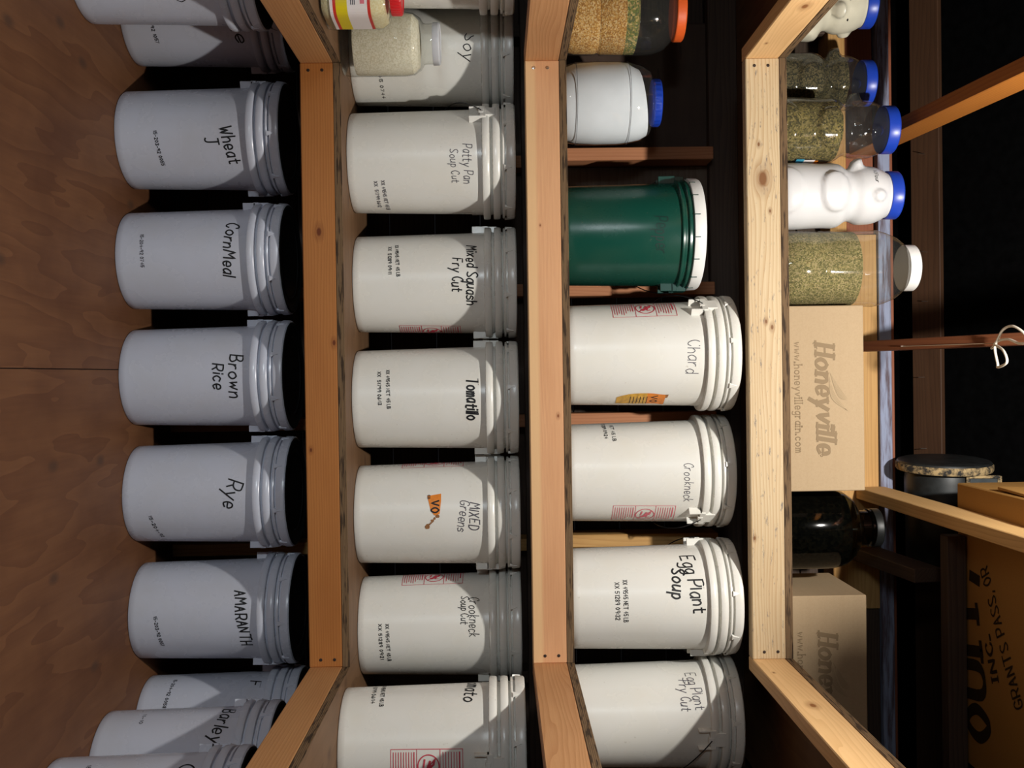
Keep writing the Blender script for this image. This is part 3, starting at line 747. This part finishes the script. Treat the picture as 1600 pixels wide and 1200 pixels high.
mid('white pail marked Tomato in front of the right-hand corner', 0.930, 2.515, [T('Tomato', -0.90, 0.325, 0.034, 0.120, 0.0034, tilt=-4), C_(CODE, -0.86, 0.100, 0.10), C_('51799 06:14', -0.86, 0.078, 0.08)], ears=(20,), bail=0, warn=((22, 0.130, 'red_print'),), spin=0.18)
# middle shelf
def up(lab, x, y, texts, **k): return make_pail(lab, x, y, S2, texts, 'white', False, group=UP, spin=k.pop('spin', 0.0), **k)
up('white pail marked Chard with torn yellow sticker on its right edge', -0.050, 2.776, [T('Chard', 0.06, 0.330, 0.034, 0.088, 0.0018, 'ink_thin', tilt=-2, slant=0.0)], ears=(-56,), warn=((-62, 0.122, 'red_print'),), stickers=((0.86, 0.130, sticker_torn),), spin=0.30)
up('white pail marked Crookneck with pale red label at its right', 0.284, 2.850, [T('Crookneck', 0.24, 0.326, 0.024, 0.105, 0.0016, 'ink_thin'), C_('NET 45 LB', -0.80, 0.128, 0.075, tilt=2), C_('51289 09:24', -0.84, 0.106, 0.075)], ears=(56,), bail=1, warn=((58, 0.122, 'pale_red_print'),), spin=0.3)
up('white pail marked Egg Plant Soup in black marker', 0.630, 2.785, [T('Egg Plant', -0.26, 0.320, 0.036, 0.160, 0.0036, tilt=7), T('Soup', -0.24, 0.278, 0.034, 0.078, 0.0042, tilt=-4),
    C_(CODE, 0.08, 0.142, 0.108, 0.011, 0), C_('XX 51289 09:32', 0.08, 0.120, 0.096, 0.011, 0)], ears=(-84,), spin=0.25)
up('white pail marked Egg Plant Fry Cut at the right end', 0.962, 2.790, [T('Egg Plant', -0.42, 0.326, 0.027, 0.105, 0.0020, 'ink_thin', tilt=7), T('Fry Cut', -0.33, 0.298, 0.026, 0.082, 0.0020, 'ink_thin')], ears=(26,), bail=1, spin=0.35)

# green pail
gp = thing('green_pail', 'dark green pail with white lid standing beside the Chard pail', 'bucket', (-0.385, 2.800, S2))
ga = math.atan2(0.385, 2.8)
GB = [(0.0, 0.004), (0.130, 0.004), (0.133, 0.0), (0.137, 0.001), (0.138, 0.004), (0.1435, 0.306), (0.150, 0.308), (0.1512, 0.310), (0.1505, 0.3155), (0.146, 0.318), (0.1455, 0.324), (0.1512, 0.326), (0.1525, 0.328), (0.1515, 0.334), (0.147, 0.337), (0.147, 0.350), (0.0, 0.350)]
def green_r(z): return 0.138 + 0.0055 * z / 0.306
put('body', lathe('body', GB, M['green'], 64), gp)
v, f = lathe_data([(0.147, 0.340), (0.155, 0.3405), (0.1558, 0.343), (0.1550, 0.366), (0.152, 0.3715), (0.147, 0.371), (0.144, 0.366), (0.0, 0.366)], 64)
glid = put('lid', mesh_from('lid', v, f, [M['white_lid']], smooth=35), gp)
tick = box_mesh('lid_slot', 0.0024, 0.004, 0.017, [M['green_dark']], 0)
for k in range(16):
    a = k * PI / 8 + 0.17
    put('lid_slot', tick, glid, (0.1545 * math.sin(a), -0.1545 * math.cos(a), 0.3465), (0, 0, a))
ge = put('handle_ear', ear_me['green_dark'], gp, (0, 0, -0.066), (0, 0, ga + 80 * D2R))
put('handle_ear', ear_me['green_dark'], gp, (0, 0, -0.066), (0, 0, ga + 260 * D2R))
put('bail_handle', bail_mesh(1, 42, 0.215, 0.30), gp, rot=(0, 0, ga + 80 * D2R))
pp = text_polys('Pepper', 0.036, 0.10, 0.0028, 0.1, 0.6)
put('handwriting', polys_mesh('handwriting', [(M['ink_green'], [[(a_ - 0.05, b_) for a_, b_ in q] for q in pp], 0)], wrap(ga - 0.02, 0.235, green_r)), gp)

# ------------------------------------------------------------------ jars
def shell(prof, mat, seg=56, rad=None, name='jar_body'): return lathe(name, prof, mat, seg, rad, 30)
def lid_disc(r, h, mat, ribs=0, name='lid'):
    rad = (lambda a, z, q: q * (1 + 0.012 * math.cos(a * ribs)) if 0.001 < z < h - 0.002 and q > r * 0.9 else q) if ribs else None
    return lathe(name, [(0.0, 0.0), (r * 0.98, 0.0), (r, 0.002), (r, h - 0.003), (r * 0.96, h), (r * 0.90, h + 0.0005), (r * 0.87, h - 0.0015), (0.0, h - 0.0015)], mat, max(48, ribs * 4), rad)

# big jar of mixed grain, orange lid (left end of the middle shelf)
j = thing('grain_jar', 'large clear jar of mixed grain with orange lid beside white powder jar', 'jar', (-0.985, 2.735, S2))
JP = [(0.100, 0.0), (0.108, 0.006), (0.110, 0.03), (0.110, 0.088), (0.1065, 0.092), (0.1065, 0.098), (0.111, 0.102), (0.112, 0.20), (0.110, 0.245), (0.100, 0.275), (0.080, 0.296), (0.072, 0.300), (0.071, 0.318)]
put('jar_body', shell(JP, M['clear']), j)
put('grain', lathe('grain', [(0.0, 0.003), (0.098, 0.003), (0.106, 0.03), (0.106, 0.087), (0.103, 0.095), (0.107, 0.104), (0.1085, 0.165), (0.0, 0.170)], M['grain'], 48), j, kind='stuff')
put('green_grain', lathe('green_grain', [(0.0, 0.168), (0.1082, 0.163), (0.1085, 0.195), (0.07, 0.205), (0.0, 0.199)], M['grain_green'], 48), j, kind='stuff')
put('lid', lid_disc(0.077, 0.026, M['orange_lid'], 0), j, (0, 0, 0.304))
# barrel jar of white powder, blue lid
j = thing('powder_jar', 'round clear jar of white powder with blue lid on the middle shelf', 'jar', (-0.748, 2.770, S2))
BP = [(0.098, 0.0), (0.104, 0.006), (0.1085, 0.028), (0.1075, 0.032), (0.1105, 0.036), (0.112, 0.09), (0.1115, 0.15), (0.1095, 0.172), (0.1085, 0.176), (0.109, 0.180), (0.101, 0.215), (0.087, 0.238), (0.066, 0.246), (0.064, 0.252)]
put('jar_body', shell(BP, M['clear']), j)
def slope(a, z, r): return r
v, f = lathe_data([(0.0, 0.004), (0.096, 0.004), (0.106, 0.03), (0.110, 0.09), (0.1095, 0.15), (0.1065, 0.178), (0.1, 0.208), (0.090, 0.228), (0.05, 0.228), (0.0, 0.228)], 56)
v = [(x, y, z if z < 0.2 else z - 0.010 + 0.14 * x) for x, y, z in v]
put('powder', mesh_from('powder', v, f, [M['powder']], smooth=40), j, kind='stuff')
seam = [tube('mould_line', [(0.1105 * math.sin(a * PI / 24), -0.1105 * math.cos(a * PI / 24), z) for a in range(49)], 0.0007, M['ink_thin'], 4) for z in (0.033, 0.177)]
for s_ in seam: put('mould_line', s_, j)
put('lid', lid_disc(0.064, 0.022, M['blue_lid'], 24), j, (0, 0, 0.247))

# glass jar of rice and the red-lidded jug on the left side of the lowest shelf
j = thing('rice_jar', 'glass jar of pale rice with white tin lid before Soy pail', 'jar', (-0.876, 2.645, S1), group=None)
RP = [(0.070, 0.0), (0.078, 0.004), (0.0805, 0.016), (0.0815, 0.03), (0.0815, 0.165), (0.078, 0.190), (0.066, 0.208), (0.0535, 0.216), (0.0515, 0.222), (0.0515, 0.248)]
put('jar_body', shell(RP, M['glass']), j)
put('rice', lathe('rice', [(0.0, 0.036), (0.076, 0.036), (0.0780, 0.042), (0.0785, 0.165), (0.075, 0.188), (0.060, 0.203), (0.03, 0.207), (0.0, 0.207)], M['rice'], 48), j, kind='stuff')
put('lid', lid_disc(0.0545, 0.019, M['tin_lid']), j, (0, 0, 0.240))
j = thing('cheese_jug', 'square plastic jug with red lid and yellow label on the left shelf', 'jug', (-0.906, 2.362, S1))
def sq(a, z, r):
    n = 4.5; c, s = abs(math.cos(a)), abs(math.sin(a))
    return r * (1.0 / (c ** n + s ** n) ** (1 / n)) if r > 0.055 else r
SP = [(0.066, 0.0), (0.073, 0.006), (0.0755, 0.02), (0.0735, 0.028), (0.0735, 0.118), (0.0755, 0.124), (0.0745, 0.135), (0.066, 0.152), (0.052, 0.160), (0.050, 0.164)]
put('jug_body', lathe('jug_body', SP, M['clear'], 64, sq, 30), j)
put('powder', lathe('powder', [(0.0, 0.005), (0.064, 0.005), (0.072, 0.02), (0.0715, 0.135), (0.063, 0.149), (0.0, 0.149)], M['cheese'], 64, lambda a, z, r: sq(a, z, r), 40), j, kind='stuff')
lb = []
def band(z0, z1, mat, a0=-0.78, a1=2.0, lift=0.0, n=36, sl=0.0):
    P = []
    for k in range(n):
        b0 = a0 + (a1 - a0) * k / n; b1 = a0 + (a1 - a0) * (k + 1) / n
        P.append([(b0, z0 + sl * max(0, b0 - 0.35)), (b1, z0 + sl * max(0, b1 - 0.35)), (b1, z1 + sl * max(0, b1 - 0.35)), (b0, z1 + sl * max(0, b0 - 0.35))])
    lb.append((M[mat], P, lift))
band(0.026, 0.033, 'label_white'); band(0.033, 0.040, 'label_red'); band(0.040, 0.066, 'label_yellow'); band(0.066, 0.112, 'label_white'); band(0.112, 0.119, 'label_red')
lb.append((M['ink'], [[(-0.32 + k * 0.028, 0.043), (-0.32 + k * 0.028 + (0.014 if k % 3 else 0.022), 0.043), (-0.32 + k * 0.028 + (0.014 if k % 3 else 0.022), 0.062), (-0.32 + k * 0.028, 0.062)] for k in range(11)], 0.0006))
lb.append((M['ink_thin'], [[(-0.34, 0.084 + k * 0.0042), (-0.02 - 0.05 * (k % 2), 0.084 + k * 0.0042), (-0.02 - 0.05 * (k % 2), 0.0862 + k * 0.0042), (-0.34, 0.0862 + k * 0.0042)] for k in range(4)] + [[(0.50, 0.074 + k * 0.0042), (0.66, 0.074 + k * 0.0042), (0.66, 0.076 + k * 0.0042), (0.50, 0.076 + k * 0.0042)] for k in range(3)], 0.0006))
lb.append((M['pale_red_print'], [[(0.52, 0.096), (0.64, 0.096), (0.64, 0.106), (0.52, 0.106)]], 0.0006))
def on_jug(a, z, lift):
    r = sq(a, z, 0.0748) + 0.0006 + lift
    return (r * math.sin(a), -r * math.cos(a), z)
ja = 0.02
put('label', polys_mesh('label', lb, on_jug), j)
put('lid', lid_disc(0.0535, 0.026, M['red_lid'], 40), j, (0, 0, 0.160))

# bear-shaped jars on the top shelf
def bear_rad(scale=1.0):
    def bump(a, z, a0_, z0_, wa, wz, amp, edge=6.0):
        da = (a - a0_ + PI) % (2 * PI) - PI
        q = (da / wa) ** 2 + ((z - z0_) / wz) ** 2
        return amp / (1 + math.exp(min(60.0, edge * (q - 1) * 2)))
    def f(a, z, r):
        if r < 0.03: return r
        d = 0.0
        for s in (-1, 1):
            d += bump(a, z, s * 1.30, 0.137, 0.62, 0.038, 0.011, 7)            # arms folded on the belly
            d += bump(a, z, s * 1.20, 0.010, 0.75, 0.042, 0.007, 7)            # feet
            d += bump(a, z, s * 1.46, 0.258, 0.20, 0.016, 0.011, 4)            # ears
        d += bump(a, z, 0.0, 0.212, 0.27, 0.017, 0.022, 3)                     # muzzle
        return r + d
    return f
BEAR = [(0.078, 0.0), (0.086, 0.004), (0.0885, 0.012)] + [(0.0885 + 0.0015 * math.sin(z * 40), z) for z in [0.02 + 0.0065 * k for k in range(21)]]
BEAR += [(0.0855, 0.164), (0.080, 0.173), (0.074, 0.181), (0.0705, 0.188), (0.0695, 0.194), (0.0705, 0.201)]
BEAR += [(0.0745, 0.209), (0.0775, 0.216), (0.0790, 0.223), (0.0795, 0.230), (0.0795, 0.237), (0.0790, 0.244), (0.0785, 0.251), (0.0775, 0.258), (0.0760, 0.265), (0.0735, 0.272), (0.0705, 0.279), (0.0675, 0.286), (0.0635, 0.292), (0.0615, 0.296), (0.061, 0.304)]
bear_me = {k: lathe('bear_body', BEAR, M[k], 96, bear_rad(), 60) for k in ('clear', 'bear_white', 'bear_cream')}
blid = lid_disc(0.0655, 0.032, M['blue_lid'], 0)
def fill_mesh(mat, top, name='herb'):
    inner = [(r - 0.0035, z) for r, z in BEAR if 0.003 < z < top]
    inner = [(0.0, 0.004)] + inner + [(inner[-1][0] * 0.5, top + 0.004), (0.0, top)]
    br = bear_rad()
    return lathe(name, inner, mat, 64, lambda a, z, r: br(a, z, r) - (0.0 if r < 0.03 else 0.001), 60)
def bear(label, x, y, turn, mat, fill=None, top=0.0, hz=1.0):
    b = thing('bear_jar', label, 'jar', (x, y, S3), math.atan2(-x, y) + turn * D2R, 'bear-shaped jars on the top shelf')
    put('bear_body', bear_me[mat], b)
    if fill: put('herb', fill_mesh(M[fill], top), b, kind='stuff')
    put('lid', blid, b, (0, 0, 0.299))
    return b
b1 = bear('cream bear-shaped jar with dark eyes at the left end of top shelf', -1.055, 2.885, 8, 'bear_cream')
for s in (-1, 1):
    a = s * 0.36
    put('eye', lathe('eye', [(0.0, -0.003), (0.0038, -0.001), (0.0038, 0.001), (0.0, 0.003)], M['eye'], 10), b1, (0.0795 * math.sin(a), -0.0795 * math.cos(a), 0.241))
b2 = bear('clear bear-shaped jar of dark dried herbs standing behind another bear jar', -0.835, 2.905, -82, 'clear', 'herb_dark', 0.245)
b3 = bear('clear bear-shaped jar two thirds full of green dried herbs', -0.660, 2.745, -82, 'clear', 'herb', 0.165)
patch = [(M['label_blue'], rect(0.0, 0.0, 0.05, 0.022, 6), 0), (M['label_white'], rect(0.004, 0.022, 0.05, 0.052, 6), 0), (M['orange'], rect(0.008, 0.052, 0.05, 0.062, 6), 0)]
put('label', polys_mesh('label', patch, wrap(2.40, 0.055, lambda z: 0.0905)), b3)
b4 = bear('white bear-shaped jar with blue lid between green herb jars', -0.476, 2.725, -84, 'bear_white')
wt = text_polys('W.Flour', 0.010, 0.042, 0.0014, 0.1, 0.5)
put('handwriting', polys_mesh('handwriting', [(M['ink'], [[(p[0] - 0.02, p[1]) for p in q] for q in wt], 0)], wrap(0.72, 0.248, lambda z: 0.0795 - 0.12 * max(0, z - 0.244))), b4)

# tall fluted jar of fine herbs, white lid
j = thing('herb_jar', 'tall clear jar of fine green herbs with white lid next to cardboard box', 'jar', (-0.277, 2.735, S3))
def flute(a, z, r):
    if 0.128 < z < 0.262 and r > 0.09: return r - 0.0022 * (0.5 + 0.5 * math.cos(a * 14)) ** 3
    return r
HP = [(0.090, 0.0), (0.098, 0.005), (0.1035, 0.022), (0.1045, 0.05), (0.1045, 0.100), (0.1025, 0.104), (0.1025, 0.110), (0.1045, 0.114)] + [(0.1045, 0.12 + 0.01 * k) for k in range(14)]
HP += [(0.1055, 0.262), (0.1035, 0.275), (0.0985, 0.292), (0.086, 0.322), (0.070, 0.343), (0.0595, 0.350), (0.0585, 0.362)]
put('jar_body', lathe('jar_body', HP, M['clear'], 112, flute, 30), j)
put('herb', lathe('herb', [(0.0, 0.004), (0.088, 0.004), (0.099, 0.022), (0.1005, 0.05), (0.1005, 0.205), (0.06, 0.212), (0.0, 0.206)], M['herb_fine'], 48), j, kind='stuff')
put('lid', lid_disc(0.0635, 0.030, M['white_lid'], 0), j, (0, 0, 0.350))

# dark jug-necked jar
j = thing('dark_jar', 'dark glass jar with wide neck in shadow right of the lettered box', 'jar', (0.447, 2.790, S3))
DP = [(0.096, 0.0), (0.106, 0.006), (0.111, 0.025), (0.112, 0.10), (0.111, 0.16), (0.105, 0.19), (0.088, 0.215), (0.062, 0.232), (0.050, 0.240), (0.049, 0.262), (0.053, 0.265), (0.053, 0.271), (0.049, 0.274), (0.049, 0.286)]
put('jar_body', lathe('jar_body', DP, M['dark_glass'], 56, None, 30), j)
put('herb', lathe('herb', [(0.0, 0.006), (0.102, 0.006), (0.107, 0.03), (0.107, 0.16), (0.100, 0.19), (0.0, 0.196)], M['black_stuff'], 48), j, kind='stuff')
put('lid', lid_disc(0.054, 0.022, M['black_lid'], 0), j, (0, 0, 0.275))

# lettered grain cartons
def carton(label, x, y, w_, d, h, group):
    b = thing('cardboard_box', label, 'box', (x, y, S3), 0.0, group)
    put('box_body', box_mesh('box_body', w_, d, h, [M['card']], 0.002), b, (0, 0, h / 2))
    yf = -d / 2 - 0.0006
    mp = lambda px, py, lift: (px, yf - lift, py)
    # name in heavy slanted letters, a two-bladed leaf above it, the web address below
    nm = text_polys('Honeyville', 0.049, 0.288, 0.0118, 0.22, 0.0, at=(-0.145, 0.077), tilt=0.012, pen=(0.45, 1.0), serif=0.0068)
    nm += ribbon(smooth_line([(-0.146, 0.070), (-0.150, 0.076), (-0.132, 0.081)], 5), 0.002)
    nm += text_polys('o', 0.010, 0.006, 0.0015, at=(0.149, 0.088))
    web = text_polys('www.honeyvillegrain.com', 0.0205, 0.292, 0.0024, 0.0, 0.0, at=(-0.150, 0.020), tilt=0.006, pen=(0.7, 1.2), serif=0.0018)
    leaf = []
    def blade(p0, c1, tip, c2):
        up_ = smooth_line([p0, c1, tip], 8); lo_ = smooth_line([p0, c2, tip], 8)
        for k in range(16): leaf.append([up_[k], lo_[k], lo_[k + 1], up_[k + 1]])
        for k in range(4):
            t_ = (k + 1) / 5
            ln_ = [tuple(u * (1 - t_) + l * t_ for u, l in zip(a_, b_)) for a_, b_ in zip(up_[3:], lo_[3:])]
            vein.extend(ribbon(ln_, 0.0011))
    vein = []
    blade((-0.070, 0.114), (-0.025, 0.142), (0.006, 0.165), (-0.005, 0.136))
    blade((-0.060, 0.112), (-0.010, 0.128), (0.034, 0.162), (0.000, 0.118))
    put('lettering', polys_mesh('lettering', [(M['card_print'], nm, 0), (M['card_print'], web, 0), (M['card_print_pale'], leaf, 0), (M['card'], vein, 0.0003)], mp), b)
    return b
carton('lit cardboard box with company lettering between herb jar and dark jar', 0.0765, 2.79, 0.494, 0.30, 0.206, 'lettered cardboard boxes')
carton('shadowed cardboard box with company lettering at right end of top shelf', 0.85, 2.79, 0.494, 0.30, 0.206, 'lettered cardboard boxes')

# ------------------------------------------------------------------ things up on the joists
BX0, BX1, BY0, BY1, BZ0, BZ1 = 0.31, 1.05, 2.20, 2.665, 2.3095, 2.62
b = thing('large_carton', 'large amber cardboard box lying upside down across the ceiling joists', 'box', ((BX0 + BX1) / 2, (BY0 + BY1) / 2, BZ0))
put('box_body', box_mesh('box_body', BX1 - BX0, BY1 - BY0, BZ1 - BZ0, [M['card_big']], 0.003), b, (0, 0, (BZ1 - BZ0) / 2))
put('flap', box_mesh('flap', 0.007, 0.26, 0.10, [M['card_big']], 0.001), b, (-(BX1 - BX0) / 2 - 0.004, -0.1, 0.058), (0, 0.03, 0.03))
cx, cy = (BX0 + BX1) / 2, (BY0 + BY1) / 2
und = lambda px, py, lift: (-px - cx, py - cy, -0.0006 - lift)       # read from below: x runs leftwards
t1 = text_polys('OUIT,', 0.125, 0.42, 0.030, 0, 0, at=(-0.945, 2.492), tilt=12 * D2R, pen=(0.5, 1.0), serif=0.02)
t2 = text_polys('INC.', 0.034, 0.105, 0.0085, 0, 0, at=(-0.775, 2.452), tilt=22 * D2R, pen=(0.6, 1.0), serif=0.006)
t3 = text_polys('GRANTS PASS, OR', 0.040, 0.345, 0.0050, 0, 0, at=(-0.805, 2.335), tilt=29 * D2R)
for t_ in (t1, t2, t3): put('lettering', polys_mesh('lettering', [(M['box_black'], t_, 0)], und), b)
lft = lambda px, py, lift: (BX0 - 0.0085 - cx - lift, px - cy, py)
st = [q for k in range(5) for q in rect(2.30 + k * 0.024, 0.055, 2.312 + k * 0.024, 0.095)]
put('stamp', polys_mesh('stamp', [(M['box_purple'], st, 0)], lft), b)

d = thing('black_drum', 'worn black drum lying on its side across the joist beyond the carton', 'drum', (0.275, 2.985, 2.418), 0.06)
def along(v_): return [(z, y, x) for x, y, z in v_]
v, f = lathe_data([(0.0, 0.0), (0.120, 0.0), (0.131, 0.003), (0.135, 0.010), (0.134, 0.030), (0.122, 0.036), (0.0, 0.036)], 56)
put('end_cap', mesh_from('end_cap', along(v), f, [M['drum']], smooth=35), d)
v, f = lathe_data([(0.1352, 0.008), (0.1375, 0.012), (0.1372, 0.026), (0.1345, 0.031)], 56)
f = [q for q in f if len(q) == 4]
put('worn_rim', mesh_from('worn_rim', along(v), f, [M['drum_worn']], smooth=35), d)
v, f = lathe_data([(0.108, 0.034), (0.112, 0.06), (0.104, 0.30), (0.095, 0.315), (0.0, 0.315)], 56)
put('drum_body', mesh_from('drum_body', along(v), f, [M['drum']], smooth=35), d)
pb = box_mesh('panel', 0.16, 0.006, 0.085, [M['drum_panel']], 0.002)
put('panel', pb, d, (0.115, -0.112, 0.066))
for p_, q_ in (((0.034, -0.116, 0.020), (0.20, -0.116, 0.016)), ((0.034, -0.116, 0.112), (0.20, -0.116, 0.108)), ((0.036, -0.116, 0.020), (0.036, -0.116, 0.112))):
    board('worn_edge', p_, q_, 0.008, 0.012, M['drum_worn'], d, 0.002)

# string and cord on the middle joist
def mid_bottom(y): return 2.188 - 0.047 + (3.09 - y) * (0.632 / 2.09)
s_ = thing('hanging_cord', 'white cord looped on a nail under the middle ceiling joist', 'cord', (-0.060, 2.46, mid_bottom(2.46)))
loop = smooth_line([(0.012, 0.03, -0.012), (0.005, 0.0, -0.018), (-0.012, -0.02, -0.02), (-0.032, -0.05, -0.022), (-0.038, -0.09, -0.02), (-0.02, -0.13, -0.015), (0.0, -0.14, -0.012), (0.004, -0.1, -0.01), (-0.008, -0.05, -0.012), (-0.002, 0.0, -0.016), (0.02, 0.0, -0.018), (0.052, -0.02, -0.022), (0.060, -0.03, -0.026), (0.048, -0.08, -0.03), (0.02, -0.06, -0.028), (0.004, 0.0, -0.018)], 7)
put('cord_loop', tube('cord_loop', loop, 0.0032, M['cord'], 8), s_)
n0 = Vector((-0.063, 2.80, mid_bottom(2.80))) - Vector(s_.location)
put('string', tube('string', [tuple(n0 + Vector((0, 0, -0.006))), (0.0, 0.01, -0.014)], 0.0011, M['string'], 6), s_)
put('nail', tube('nail', [tuple(n0 + Vector((0, 0, 0.0))), tuple(n0 + Vector((0, 0.002, -0.012)))], 0.002, M['steel'], 6), s_)
